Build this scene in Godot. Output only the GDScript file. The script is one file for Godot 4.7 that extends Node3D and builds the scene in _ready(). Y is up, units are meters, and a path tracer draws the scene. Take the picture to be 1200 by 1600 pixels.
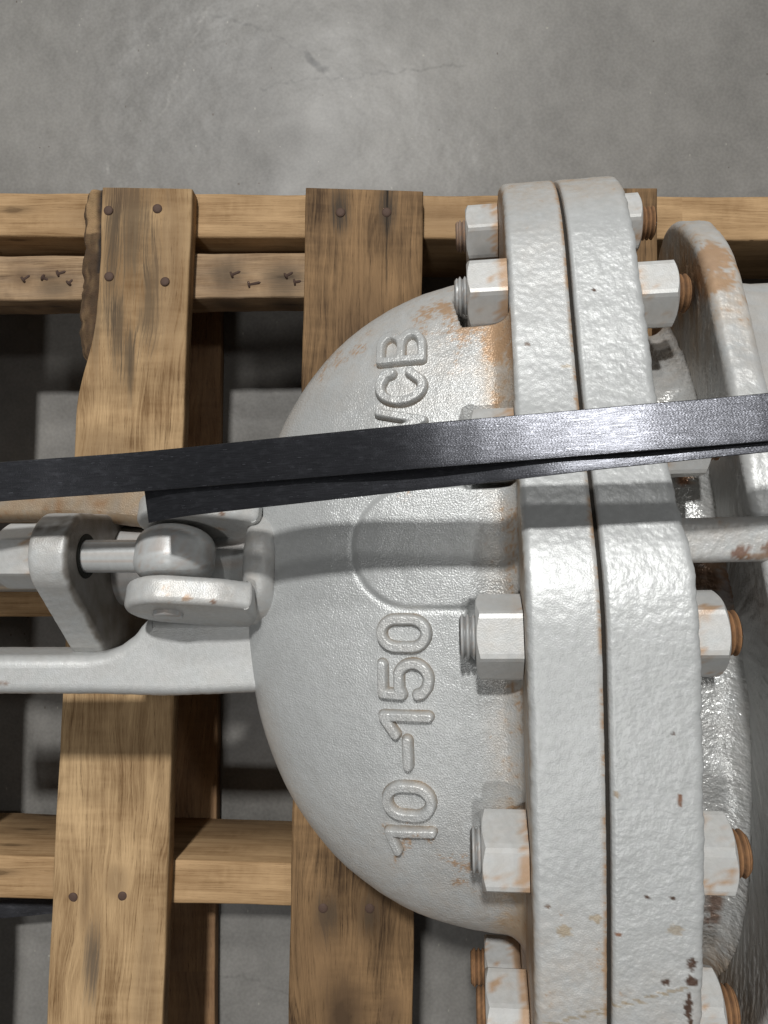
extends Node3D
# Gate valve bonnet strapped to a pallet on a concrete floor, seen from straight above.
# Plans are in millimetres (x to the right, y up, z towards the lower edge of the picture); MM turns them to metres.
const MM := 0.001
const EYE := 0.696                                   # camera height over the floor
const VBX := 0.021                                   # yaw and pitch of the valve as it lies
const VBZ := 0.122
const XL := -33.3                                    # outer faces of the two bonnet flanges
const XR := 38.5

var names := {}
var M := {}
var n1 := FastNoiseLite.new()
var n2 := FastNoiseLite.new()
var n3 := FastNoiseLite.new()
var flange_top: PackedVector2Array
var flange_loop: PackedVector2Array
var valve: Node3D
var vx: Transform3D                                  # valve frame -> world

# ---------------------------------------------------------------- naming
func numbered(called: String, parent: Node) -> String:
	var key := str(parent.get_instance_id()) + called
	var k: int = names.get(key, 0)
	names[key] = k + 1
	return called if k == 0 else "%s_%03d" % [called, k]

func thing(called: String, label: String, category: String, at := Vector3.ZERO, group := "") -> Node3D:
	var o := Node3D.new()
	o.name = numbered(called, self)
	add_child(o)
	o.position = at
	o.set_meta("label", label); o.set_meta("category", category)
	if group: o.set_meta("group", group)
	return o

func part(called: String, mesh: Mesh, mat: Material, parent: Node, world := Transform3D(), label := "") -> MeshInstance3D:
	var o := MeshInstance3D.new()
	o.name = numbered(called, parent)
	o.mesh = mesh
	if mat: o.material_override = mat
	parent.add_child(o, true)
	o.transform = (parent as Node3D).global_transform.affine_inverse() * world if parent != self else world
	if label: o.set_meta("label", label)
	return o

# ---------------------------------------------------------------- meshes
func grid(nu: int, nv: int, P: PackedVector3Array, wrap := false, flip := false, C := PackedColorArray(), UV := PackedVector2Array()) -> ArrayMesh:
	# P[v * nu + u]; wrap joins the last u to the first
	var N := PackedVector3Array(); N.resize(P.size())
	var I := PackedInt32Array()
	var last := nu if wrap else nu - 1
	I.resize(last * (nv - 1) * 6)
	var k := 0
	for v in nv - 1:
		for u in last:
			var a := v * nu + u
			var b := v * nu + (u + 1) % nu
			var c := a + nu
			var d := b + nu
			var pa := P[a]
			var n := (P[d] - pa).cross(P[b] - P[c])
			if flip: n = -n
			n = n.normalized()
			N[a] += n; N[b] += n; N[c] += n; N[d] += n
			if flip:
				I[k] = a; I[k + 1] = c; I[k + 2] = b; I[k + 3] = b; I[k + 4] = c; I[k + 5] = d
			else:
				I[k] = a; I[k + 1] = b; I[k + 2] = c; I[k + 3] = b; I[k + 4] = d; I[k + 5] = c
			k += 6
	for i in N.size():
		N[i] = N[i].normalized()
	var A := []; A.resize(Mesh.ARRAY_MAX)
	var Q := PackedVector3Array(); Q.resize(P.size())
	for i in P.size(): Q[i] = P[i] * MM
	A[Mesh.ARRAY_VERTEX] = Q; A[Mesh.ARRAY_NORMAL] = N; A[Mesh.ARRAY_INDEX] = I
	if C.size(): A[Mesh.ARRAY_COLOR] = C
	if UV.size(): A[Mesh.ARRAY_TEX_UV] = UV
	var m := ArrayMesh.new()
	m.add_surface_from_arrays(Mesh.PRIMITIVE_TRIANGLES, A)
	return m

func lathe(prof: PackedVector2Array, seg := 48, axis := 0, flip := false, col := Color.WHITE, rust := 0.0, grooves := 0.0) -> ArrayMesh:
	# prof: (along, radius); axis 0 = x, 2 = z
	var P := PackedVector3Array(); var C := PackedColorArray()
	for q in prof:
		var low := 0.5 if rust > 0 and grooves > 0 and q.y < grooves else 1.0
		for s in seg:
			var t := TAU * s / seg
			var v := Vector3(q.x, q.y * cos(t), q.y * sin(t))
			if axis == 2: v = Vector3(q.y * sin(t), q.y * cos(t), q.x)
			if axis == 1: v = Vector3(q.y * cos(t), q.x, q.y * sin(t))
			P.append(v)
			var cc := col.lerp(RUST, clampf(rust + n2.get_noise_3dv(v * 3.0) * 0.5, 0, 1)) if rust > 0 else col
			C.append(Color(cc.r * low, cc.g * low, cc.b * low))
	return grid(seg, prof.size(), P, true, flip, C)

func spline(ctrl: PackedVector2Array, per: int) -> PackedVector2Array:
	var out := PackedVector2Array()
	var n := ctrl.size()
	for i in n:
		var a := ctrl[(i + n - 1) % n]; var b := ctrl[i]; var c := ctrl[(i + 1) % n]; var d := ctrl[(i + 2) % n]
		for k in per:
			out.append(b.cubic_interpolate(c, a, d, float(k) / per))
	return out

func resample(loop: PackedVector2Array, step_top: float, step_low: float) -> PackedVector2Array:
	# evenly spaced, finer where the camera can see it
	var out := PackedVector2Array()
	var carry := 0.0
	for i in loop.size():
		var a := loop[i]; var b := loop[(i + 1) % loop.size()]
		var l := a.distance_to(b)
		while carry < l:
			var p := a.lerp(b, carry / l)
			out.append(p)
			carry += step_top if p.y > -70 else step_low
		carry -= l
	return out

func loop_normals(loop: PackedVector2Array) -> PackedVector2Array:
	var out := PackedVector2Array()
	var n := loop.size()
	for i in n:
		var t := (loop[(i + 1) % n] - loop[(i + n - 1) % n]).normalized()
		out.append(Vector2(-t.y, t.x))                # outward for loops given from -z over the top to +z
	return out

func rim_solid(loop: PackedVector2Array, sect: PackedVector2Array, wob: Callable, colour: Callable) -> ArrayMesh:
	# loop: (z, y); sect: (x, inset); large insets run to the middle
	var nn := loop_normals(loop)
	var mid := Vector2.ZERO
	for p in loop: mid += p / loop.size()
	var P := PackedVector3Array(); var C := PackedColorArray()
	for s in sect:
		for i in loop.size():
			var p := loop[i]
			var q := p - nn[i] * minf(s.y, 8.0)
			if s.y > 8.0: q = q.lerp(mid, (s.y - 8.0) / 100.0)
			var v := Vector3(s.x, q.y, q.x)
			v += wob.call(v, Vector3(0, nn[i].y, nn[i].x), s)
			P.append(v); C.append(colour.call(v, s))
	return grid(loop.size(), sect.size(), P, true, false, C)

func arc(cx: float, cy: float, r: float, a0: float, a1: float, n: int) -> PackedVector2Array:
	var o := PackedVector2Array()
	for i in n + 1:
		var a := deg_to_rad(lerpf(a0, a1, float(i) / n))
		o.append(Vector2(cx + r * cos(a), cy + r * sin(a)))
	return o

func slab(outline: PackedVector2Array, depth: float, bevel: float, plane: int, col := Color.WHITE, paint = null) -> ArrayMesh:
	# a plate with rounded edges; outline lies in x-y (plane 2, depth along z), z-y (plane 0, depth along x) or x-z (plane 1, depth along y)
	var loop := resample(outline, 1.2, 1.2)
	var area := 0.0
	for i in loop.size():
		area += loop[i].cross(loop[(i + 1) % loop.size()])
	if area > 0: loop.reverse()                      # clockwise: the normal (-t.y, t.x) points outward
	var nn := loop_normals(loop)
	var mid := Vector2.ZERO
	for p in loop: mid += p / loop.size()
	var sect := PackedVector2Array()                 # (along, inset)
	var mids := int(maxf(2, (depth - 2 * bevel) / 2.0))
	for i in 7:
		var a := deg_to_rad(i * 15.0)               # from the flat cap round to the side
		sect.append(Vector2(-depth / 2 + bevel * (1 - cos(a)), bevel * (1 - sin(a))))
	for i in range(1, mids): sect.append(Vector2(lerpf(-depth / 2 + bevel, depth / 2 - bevel, float(i) / mids), 0))
	for i in 7:
		var a := deg_to_rad(90.0 - i * 15.0)
		sect.append(Vector2(depth / 2 - bevel * (1 - cos(a)), bevel * (1 - sin(a))))
	var P := PackedVector3Array(); var C := PackedColorArray()
	var at := func(q: Vector2, x: float) -> Vector3:
		if plane == 0: return Vector3(x, q.y, q.x)
		if plane == 1: return Vector3(q.x, x, q.y)
		return Vector3(q.x, q.y, x)
	for s in sect:
		for i in loop.size():
			var q := loop[i] - nn[i] * s.y
			q += nn[i] * n1.get_noise_3d(loop[i].x * 1.5, loop[i].y * 1.5, s.x * 1.5) * 0.25
			var v: Vector3 = at.call(q, s.x)
			P.append(v)
			C.append(paint.call(v) if paint != null else col)
	var mesh := grid(loop.size(), sect.size(), P, true, plane != 2, C)
	# the two flat faces, as a fine grid clipped to the outline
	for side in [0, 1]:
		var row: int = side * (sect.size() - 1)
		var ring := PackedVector2Array()
		for i in loop.size():
			var v := P[row * loop.size() + i]
			ring.append(Vector2(v.z, v.y) if plane == 0 else (Vector2(v.x, v.z) if plane == 1 else Vector2(v.x, v.y)))
		var S := SurfaceTool.new(); S.begin(Mesh.PRIMITIVE_TRIANGLES); S.set_smooth_group(-1)
		var lo := ring[0]; var hi := ring[0]
		for q in ring: lo = lo.min(q); hi = hi.max(q)
		var cell := 4.0
		var cells: Array[PackedVector2Array] = []
		for cy in int((hi.y - lo.y) / cell) + 1:
			var y0 := lo.y + cy * cell
			var strip := PackedVector2Array([Vector2(lo.x - 1, y0), Vector2(hi.x + 1, y0), Vector2(hi.x + 1, y0 + cell), Vector2(lo.x - 1, y0 + cell)])
			for piece in Geometry2D.intersect_polygons(ring, strip):
				for cx in int((hi.x - lo.x) / cell) + 1:
					var x0 := lo.x + cx * cell
					cells.append_array(Geometry2D.intersect_polygons(piece, PackedVector2Array([Vector2(x0, y0 - 1), Vector2(x0 + cell, y0 - 1), Vector2(x0 + cell, y0 + cell + 1), Vector2(x0, y0 + cell + 1)])))
		var out: Vector3 = at.call(Vector2.ZERO, -1.0 if side == 0 else 1.0)
		for pc in cells:
			var idx := Geometry2D.triangulate_polygon(pc)
			for k in range(0, idx.size(), 3):
				var tri := []
				for e in 3: tri.append(at.call(pc[idx[k + e]], sect[row].x))
				if (tri[2] - tri[0]).cross(tri[1] - tri[0]).dot(out) < 0: tri.reverse()
				for v in tri:
					S.set_color(paint.call(v) if paint != null else col); S.add_vertex(v * MM)
		S.generate_normals()
		S.commit(mesh)
	return mesh

func hull(circles: Array, n := 64) -> PackedVector2Array:
	var pts := PackedVector2Array()
	for c in circles:
		for i in n:
			pts.append(Vector2(c[0], c[1]) + Vector2.from_angle(TAU * i / n) * c[2])
	var h := Geometry2D.convex_hull(pts)
	h.remove_at(h.size() - 1)
	return h

# ---------------------------------------------------------------- colours (linear)
const PAINT := Color(0.55, 0.565, 0.57)
const DUST := Color(0.52, 0.385, 0.255)
const RUST := Color(0.42, 0.215, 0.095)
const DEEP := Color(0.10, 0.042, 0.02)

func paint_at(v: Vector3, dust: float, rust: float) -> Color:
	# dust and rust as amounts; noise breaks their outline
	var a := n1.get_noise_3dv(v * 0.45) + 0.55 * n2.get_noise_3dv(v * 1.3) + 0.3 * n3.get_noise_3dv(v * 2.5)
	var c := PAINT * (1.0 + 0.05 * n1.get_noise_3dv(v * 0.2))
	c = c.lerp(DUST, clampf(dust * 1.15 + a * 0.55 * minf(1.0, dust * 2.5), 0, 0.85))
	if rust > 0.01:
		c = c.lerp(RUST.lerp(DUST, 0.45), smoothstep(0.46, 0.72, rust + a * 0.5 + 0.3 * n3.get_noise_3dv(v * 4.0)) * 0.85)
	c.a = 1
	return c

func chips(v: Vector3, c: Color, list: Array) -> Color:
	# list: [x, z, rx, rz, tone] dark rusty chips and stains on an upward surface
	for q in list:
		var dx: float = (v.x - q[0]) / q[2]
		var dz: float = (v.z - q[1]) / q[3]
		var d := dx * dx + dz * dz
		if d < 4.0:
			var e := sqrt(d) + n2.get_noise_3dv(v * 1.6) * 0.6
			c = c.lerp(q[4], (1.0 - smoothstep(0.65, 1.0, e)) * q[4].a)
	c.a = 1
	return c

# ---------------------------------------------------------------- textures and materials
func noise_tex(size: int, type: int, freq: float, seed_: int, octaves := 3, normal := 0.0, ramp: Gradient = null) -> NoiseTexture2D:
	var f := FastNoiseLite.new()
	f.noise_type = type; f.frequency = freq; f.seed = seed_
	f.fractal_octaves = octaves
	if type == FastNoiseLite.TYPE_CELLULAR:
		f.cellular_return_type = FastNoiseLite.RETURN_DISTANCE
	var t := NoiseTexture2D.new()
	t.width = size; t.height = size; t.seamless = true; t.seamless_blend_skirt = 0.2
	t.noise = f
	if normal > 0: t.as_normal_map = true; t.bump_strength = normal
	if ramp: t.color_ramp = ramp
	return t

func ramp2(a: Color, b: Color) -> Gradient:
	var g := Gradient.new()
	g.set_color(0, a); g.set_color(1, b)
	return g

func cast_paint(bump: Texture2D, strength: float, tile: float, rough: float, metal: float) -> StandardMaterial3D:
	var m := StandardMaterial3D.new()
	m.vertex_color_use_as_albedo = true
	m.albedo_texture = M.mottle
	m.roughness = rough; m.metallic = metal; m.metallic_specular = 0.5
	m.normal_enabled = true; m.normal_texture = bump; m.normal_scale = strength
	m.uv1_triplanar = true
	m.uv1_scale = Vector3.ONE / tile
	return m

func plain(c: Color, rough: float, metal := 0.0) -> StandardMaterial3D:
	var m := StandardMaterial3D.new()
	m.albedo_color = c.linear_to_srgb(); m.roughness = rough; m.metallic = metal
	return m

func wood_image(w: int, h: int, seed_: int, light: Color, dark: Color, stains: Array, grey := 0.0, knots := []) -> Image:
	# light, dark: linear; u across the board, v along it (0..1, repeating); stains [u, v, ru, rv, amount, colour]; knots [u, v, size]
	var f := FastNoiseLite.new(); f.seed = seed_; f.noise_type = FastNoiseLite.TYPE_SIMPLEX_SMOOTH; f.frequency = 1.0; f.fractal_octaves = 3; f.fractal_gain = 0.6
	var g := FastNoiseLite.new(); g.seed = seed_ + 9; g.noise_type = FastNoiseLite.TYPE_SIMPLEX_SMOOTH; g.frequency = 1.0; g.fractal_octaves = 3
	var im := Image.create(w, h, false, Image.FORMAT_RGB8)
	var aspect := 663.0 / 90.0
	for y in h:
		var v := float(y) / h
		for x in w:
			var u := float(x) / w
			var a := v * aspect                              # board widths along
			var uu := u; var kn := 0.0
			for k in knots:                                  # the grain swings round a knot
				var kx: float = u - k[0]; var ky: float = (a - k[1] * aspect) * 0.55
				var kd := kx * kx + ky * ky
				var ks: float = k[2] * k[2]
				uu += signf(kx) * sqrt(absf(kx)) * 0.42 * exp(-kd / (ks * 5.0)) * sqrt(k[2])
				kn = maxf(kn, exp(-kd / ks * 1.6 + 0.6 * g.get_noise_2d(u * 9.0, a * 6.0)))
			var warp := g.get_noise_2d(uu * 1.5, a * 0.30)
			var q := uu + 0.12 * warp + 0.015 * g.get_noise_2d(uu * 6.0, a * 1.3)
			var ring := f.get_noise_2d(q * 14.0, a * 0.10 + 5.0)       # year rings as long bands
			var fib := f.get_noise_2d(q * 48.0, a * 0.9)
			var fine := f.get_noise_2d(u * 120.0 + 40.0, a * 6.0)
			var saw := f.get_noise_2d(u * 1.6 + 7.0, a * 9.0) * clampf(0.5 + 1.2 * g.get_noise_2d(u + 3.0, a * 0.7 + 9.0), 0, 1)
			var cloud := g.get_noise_2d(u * 1.6 + 31.0, a * 0.9)
			var t := 0.46 + 0.36 * ring + 0.40 * fib + 0.34 * fine + 0.26 * saw + 0.70 * cloud
			var c := light.lerp(dark, clampf(t, -0.15, 1.15))
			c = c.lerp(dark * 0.45, clampf(kn, 0, 0.85))
			if fib + 0.5 * fine > 0.62: c = c * 0.72              # open pores and checks
			if grey > 0: c = c.lerp(Color(0.2, 0.17, 0.14), clampf(grey * (0.55 + 1.4 * g.get_noise_2d(u * 3.0 + 77.0, a * 1.4)), 0, 0.8))
			for s in stains:
				var dx: float = (u - s[0]) / s[2]
				var dy: float = (v - s[1]) / s[3]
				var d := sqrt(dx * dx + dy * dy)
				if d < 2.0:
					d += fib * 0.55 + cloud * 0.45 + fine * 0.3 + ring * 0.3
					c = c.lerp(s[5], clampf((1.0 - smoothstep(0.15, 1.1, d)) * s[4], 0, 1))
			im.set_pixel(x, y, Color(maxf(c.r, 0.004), maxf(c.g * 0.95, 0.004), maxf(c.b * 0.93, 0.004)).linear_to_srgb())
	return im

func wood(im: Image, bump := 3.5) -> StandardMaterial3D:
	var m := StandardMaterial3D.new()
	var b: Image = im.duplicate()
	b.bump_map_to_normal_map(bump)
	m.albedo_texture = ImageTexture.create_from_image(im)
	m.normal_enabled = true; m.normal_texture = ImageTexture.create_from_image(b); m.normal_scale = 0.9
	m.roughness = 0.78; m.metallic_specular = 0.35
	m.vertex_color_use_as_albedo = true
	return m

# ---------------------------------------------------------------- set-up
func _ready() -> void:
	camera_and_light()
	for k in [[n1, 0.12, 3], [n2, 0.22, 11], [n3, 0.35, 27]]:
		k[0].frequency = k[1]; k[0].seed = k[2]; k[0].noise_type = FastNoiseLite.TYPE_SIMPLEX_SMOOTH; k[0].fractal_octaves = 3
	materials()
	floor_sheet()
	pallet()
	gate_valve()
	straps()

func camera_and_light() -> void:
	var cam := Camera3D.new()
	var th := atan(50.0 / 1155.0)
	cam.transform = Transform3D(Basis(Vector3(1, 0, 0), Vector3(0, sin(th), -cos(th)), Vector3(0, cos(th), sin(th))), Vector3(0, EYE, 0))
	cam.fov = rad_to_deg(2.0 * atan(800.0 / 1155.0))
	cam.near = 0.02; cam.far = 60.0
	add_child(cam); cam.current = true
	var we := WorldEnvironment.new()
	var e := Environment.new()
	e.background_mode = Environment.BG_COLOR
	e.background_color = Color(0.066, 0.066, 0.066).linear_to_srgb()
	e.background_energy_multiplier = 1.0
	e.tonemap_mode = Environment.TONE_MAPPER_LINEAR
	e.tonemap_exposure = 1.04
	e.sdfgi_enabled = true; e.ssao_enabled = true; e.ssil_enabled = true
	we.environment = e
	add_child(we)
	# the rows of warehouse lamps overhead: [x, z, energy, width, length]
	for l in [[-0.75, -3.9, 2.15, 0.35, 0.35], [-0.8, -5.8, 0.55, 0.4, 0.4], [-1.2, 3.2, 0.42, 0.5, 0.5], [3.4, -1.5, 0.2, 0.5, 0.5]]:
		var a := AreaLight3D.new()
		a.area_size = Vector2(l[3], l[4])
		a.light_energy = l[2] * LAMP
		a.light_color = Color(1.0, 0.995, 0.982)
		a.shadow_enabled = true
		a.area_range = 30.0
		add_child(a)
		a.look_at_from_position(Vector3(l[0], 7.2, l[1]), Vector3(0, 0.2, 0), Vector3.RIGHT)

const LAMP := 22.0

func materials() -> void:
	M.mottle = noise_tex(512, FastNoiseLite.TYPE_SIMPLEX_SMOOTH, 0.03, 5, 4, 0.0, ramp2(Color(0.93, 0.93, 0.925), Color(1, 1, 1)))
	var peel := noise_tex(1024, FastNoiseLite.TYPE_SIMPLEX_SMOOTH, 0.055, 8, 3, 6.0)
	var crumple := noise_tex(1024, FastNoiseLite.TYPE_SIMPLEX_SMOOTH, 0.035, 18, 3, 9.0)
	M.dome = cast_paint(peel, 0.75, 0.078, 0.36, 0.24)
	M.rim = cast_paint(peel, 0.3, 0.07, 0.45, 0.22)
	M.body = cast_paint(crumple, 0.24, 0.11, 0.45, 0.22)
	M.rough = cast_paint(crumple, 0.85, 0.12, 0.33, 0.4)
	M.smooth = cast_paint(peel, 0.12, 0.07, 0.40, 0.12)
	M.rust = cast_paint(crumple, 0.5, 0.05, 0.9, 0.0)
	M.dark = plain(Color(0.012, 0.011, 0.010), 0.8)
	M.steel = plain(Color(0.45, 0.45, 0.44), 0.35, 0.6)

# ---------------------------------------------------------------- floor
func floor_sheet() -> void:
	var S := 1536
	var span := 1.5                                   # metres that the picture covers
	var im := Image.create(S, S, false, Image.FORMAT_RGB8)
	var a := FastNoiseLite.new(); a.seed = 41; a.frequency = 0.0022; a.fractal_octaves = 5
	var b := FastNoiseLite.new(); b.seed = 42; b.frequency = 0.03; b.fractal_octaves = 3
	var c := FastNoiseLite.new(); c.seed = 43; c.frequency = 0.25; c.fractal_octaves = 2
	for y in S:
		for x in S:
			var t := 0.165 + 0.07 * a.get_noise_2d(x, y) + 0.022 * b.get_noise_2d(x, y) + 0.024 * c.get_noise_2d(x, y)
			im.set_pixel(x, y, Color(t * 1.02, t * 0.985, t * 0.925).linear_to_srgb())
	var rng := RandomNumberGenerator.new(); rng.seed = 5
	var px := func(p: Vector2) -> Vector2: return (p / span + Vector2(0.5, 0.5)) * S      # world x-z to pixel
	# hairline cracks and scratches: [points in metres, tone, width]
	for q in [[[Vector2(-0.17, -0.515), Vector2(-0.11, -0.497), Vector2(-0.075, -0.475), Vector2(-0.058, -0.452), Vector2(-0.05, -0.45), Vector2(0.0, -0.455), Vector2(0.08, -0.462)], 0.62, 1.2],
			[[Vector2(-0.12, -0.44), Vector2(-0.09, -0.446), Vector2(-0.058, -0.452)], 0.6, 1.3],
			[[Vector2(-0.075, -0.475), Vector2(-0.065, -0.463), Vector2(-0.055, -0.459)], 0.42, 4.0],
			[[Vector2(-0.172, -0.52), Vector2(-0.195, -0.46), Vector2(-0.217, -0.413)], 1.45, 1.6],
			[[Vector2(-0.267, -0.37), Vector2(-0.264, -0.355)], 1.4, 2.0],
			[[Vector2(0.222, -0.51), Vector2(0.226, -0.46)], 1.25, 0.8],
			[[Vector2(-0.17, 0.40), Vector2(-0.13, 0.395), Vector2(-0.09, 0.41)], 0.7, 1.0]]:
		var pts: Array = q[0]
		for i in pts.size() - 1:
			var p0: Vector2 = px.call(pts[i]); var p1: Vector2 = px.call(pts[i + 1])
			var n := int(p0.distance_to(p1) * 2) + 1
			for k in n:
				var p := p0.lerp(p1, float(k) / n) + Vector2(b.get_noise_2d(k * 0.8, i * 50.0), b.get_noise_2d(i * 70.0, k * 0.8)) * 5.0
				var w: float = q[2] * (0.6 + 0.5 * absf(c.get_noise_1d(k * 0.7)))
				for dy in range(-4, 5):
					for dx in range(-4, 5):
						var d := Vector2(dx, dy).length()
						if d < w + 0.7:
							var at := Vector2i(p) + Vector2i(dx, dy)
							if at.x >= 0 and at.y >= 0 and at.x < S and at.y < S:
								var f: float = lerpf(1.0, q[1], 0.055 * clampf(w + 0.7 - d, 0, 1))
								var o := im.get_pixelv(at)
								im.set_pixelv(at, Color(clampf(o.r * f, 0.2, 0.66), clampf(o.g * f, 0.2, 0.65), clampf(o.b * f, 0.2, 0.63)))
	for k in 900:                                       # grit, pale flecks and pits
		var at := Vector2i(rng.randi_range(2, S - 4), rng.randi_range(2, S - 4))
		var tone := Color(0.58, 0.57, 0.54) if rng.randf() < 0.7 else Color(0.30, 0.27, 0.24)
		var r := 1 if rng.randf() < 0.85 else 2
		im.fill_rect(Rect2i(at, Vector2i(r, rng.randi_range(1, 2))), tone)
	var m := StandardMaterial3D.new()
	m.albedo_texture = ImageTexture.create_from_image(im)
	m.roughness = 0.47; m.metallic_specular = 0.38
	m.roughness_texture = noise_tex(512, FastNoiseLite.TYPE_SIMPLEX, 0.012, 61, 5, 0.0, ramp2(Color(0.75, 0.75, 0.75), Color(1, 1, 1)))
	m.normal_enabled = true; m.normal_texture = noise_tex(1024, FastNoiseLite.TYPE_SIMPLEX, 0.02, 62, 5, 3.0); m.normal_scale = 0.12
	var H := 12.0
	var A := []; A.resize(Mesh.ARRAY_MAX)
	A[Mesh.ARRAY_VERTEX] = PackedVector3Array([Vector3(-H, 0, -H), Vector3(H, 0, -H), Vector3(-H, 0, H), Vector3(H, 0, H)])
	A[Mesh.ARRAY_NORMAL] = PackedVector3Array([Vector3.UP, Vector3.UP, Vector3.UP, Vector3.UP])
	A[Mesh.ARRAY_TANGENT] = PackedFloat32Array([1, 0, 0, 1, 1, 0, 0, 1, 1, 0, 0, 1, 1, 0, 0, 1])
	var uv := PackedVector2Array()
	for v in A[Mesh.ARRAY_VERTEX]: uv.append(Vector2(v.x, v.z) / span + Vector2(0.5, 0.5))
	A[Mesh.ARRAY_TEX_UV] = uv
	A[Mesh.ARRAY_INDEX] = PackedInt32Array([0, 1, 2, 1, 3, 2])
	var me := ArrayMesh.new(); me.add_surface_from_arrays(Mesh.PRIMITIVE_TRIANGLES, A)
	var o := part("concrete_floor", me, m, self)
	o.set_meta("kind", "structure")
	o.set_meta("label", "worn grey polished concrete warehouse floor with hairline cracks")

# ---------------------------------------------------------------- pallet
func plank(l0: Vector2, r0: Vector2, l1: Vector2, r1: Vector2, top: float, thick: float, bev: float, seed_: float, edge = null, tint := Color.WHITE) -> ArrayMesh:
	# corners on the plan (x, z) at the far end (0) and near end (1); v runs along, u across the top then on round the edges
	var along := int(maxf(24, l0.distance_to(l1) / 4.0))
	var P := PackedVector3Array(); var UV := PackedVector2Array(); var C := PackedColorArray()
	var nu := 0
	for j in along + 5:
		var t := clampf(float(j - 2) / along, 0.0, 1.0)
		var shrink := 0.0
		if j == 0 or j == along + 4: shrink = 1.0
		var a := l0.lerp(l1, t); var b := r0.lerp(r1, t)
		var dirv := (l1 - l0).normalized() * (bev * 0.8)
		if j <= 0 or j == 1: a -= dirv * 0.0; b -= dirv * 0.0
		var acr := (b - a).normalized()
		var w := a.distance_to(b)
		var wl := n1.get_noise_2d(t * 60.0, seed_) * 0.9
		var wr := n1.get_noise_2d(t * 60.0, seed_ + 50.0) * 0.9
		if edge != null:
			var e: Vector2 = edge.call(t)
			wl += e.x; wr += e.y
		var endb := bev if (j == 1 or j == along + 3) else 0.0
		var x0 := wl; var x1 := w - wr
		# ring: left top, across the top, right top, right bottom, left bottom (closed)
		var ring: Array[Vector2] = []
		ring.append(Vector2(x0, -bev)); ring.append(Vector2(x0 + bev * 0.35, -bev * 0.3))
		for k in 9: ring.append(Vector2(lerpf(x0 + bev, x1 - bev, k / 8.0), 0))
		ring.append(Vector2(x1 - bev * 0.35, -bev * 0.3)); ring.append(Vector2(x1, -bev))
		ring.append(Vector2(x1, -thick + bev)); ring.append(Vector2(x1 - bev, -thick))
		ring.append(Vector2(x0 + bev, -thick)); ring.append(Vector2(x0, -thick + bev)); ring.append(Vector2(x0, -bev - 0.01))
		nu = ring.size()
		var per := 0.0
		for k in nu:
			var q := ring[k]
			if k > 0: per += q.distance_to(ring[k - 1])
			var mid := Vector2(w / 2, -thick / 2)
			if shrink > 0: q = mid.lerp(q, 0.03)
			elif endb > 0: q = mid + (q - mid) * (1.0 - 0.0)
			var rough := n2.get_noise_3d(q.x * 0.5, q.y, t * 200.0 + seed_) * 0.35
			var pl := a + acr * q.x
			P.append(Vector3(pl.x, top + q.y + (rough if k > 1 and k < 11 else 0.0), pl.y))
			UV.append(Vector2((q.x / w) if k > 0 and k < 12 else (per / w), (t * l0.distance_to(l1)) / 663.0))
			C.append(tint)
	return grid(nu, along + 5, P, false, false, C, UV)

func nail(at: Vector3, r: float, root: Node, sunk := 0.0) -> void:
	var pr := PackedVector2Array([Vector2(-9, 1.3), Vector2(-1.2, 1.3), Vector2(-1.0, r * 0.93), Vector2(-0.3, r), Vector2(0.35, r * 0.9), Vector2(0.75, r * 0.5), Vector2(0.85, 0.02)])
	var o := part("nail", lathe(pr, 20, 1, true, Color(0.10, 0.06, 0.045)), M.nail, root, Transform3D(Basis(), (at + Vector3(0, 0.3 - sunk, 0)) * MM))
	o.rotation = Vector3(n1.get_noise_1d(at.x * 9.0) * 0.25, 0, n1.get_noise_1d(at.z * 7.0) * 0.25)

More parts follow.
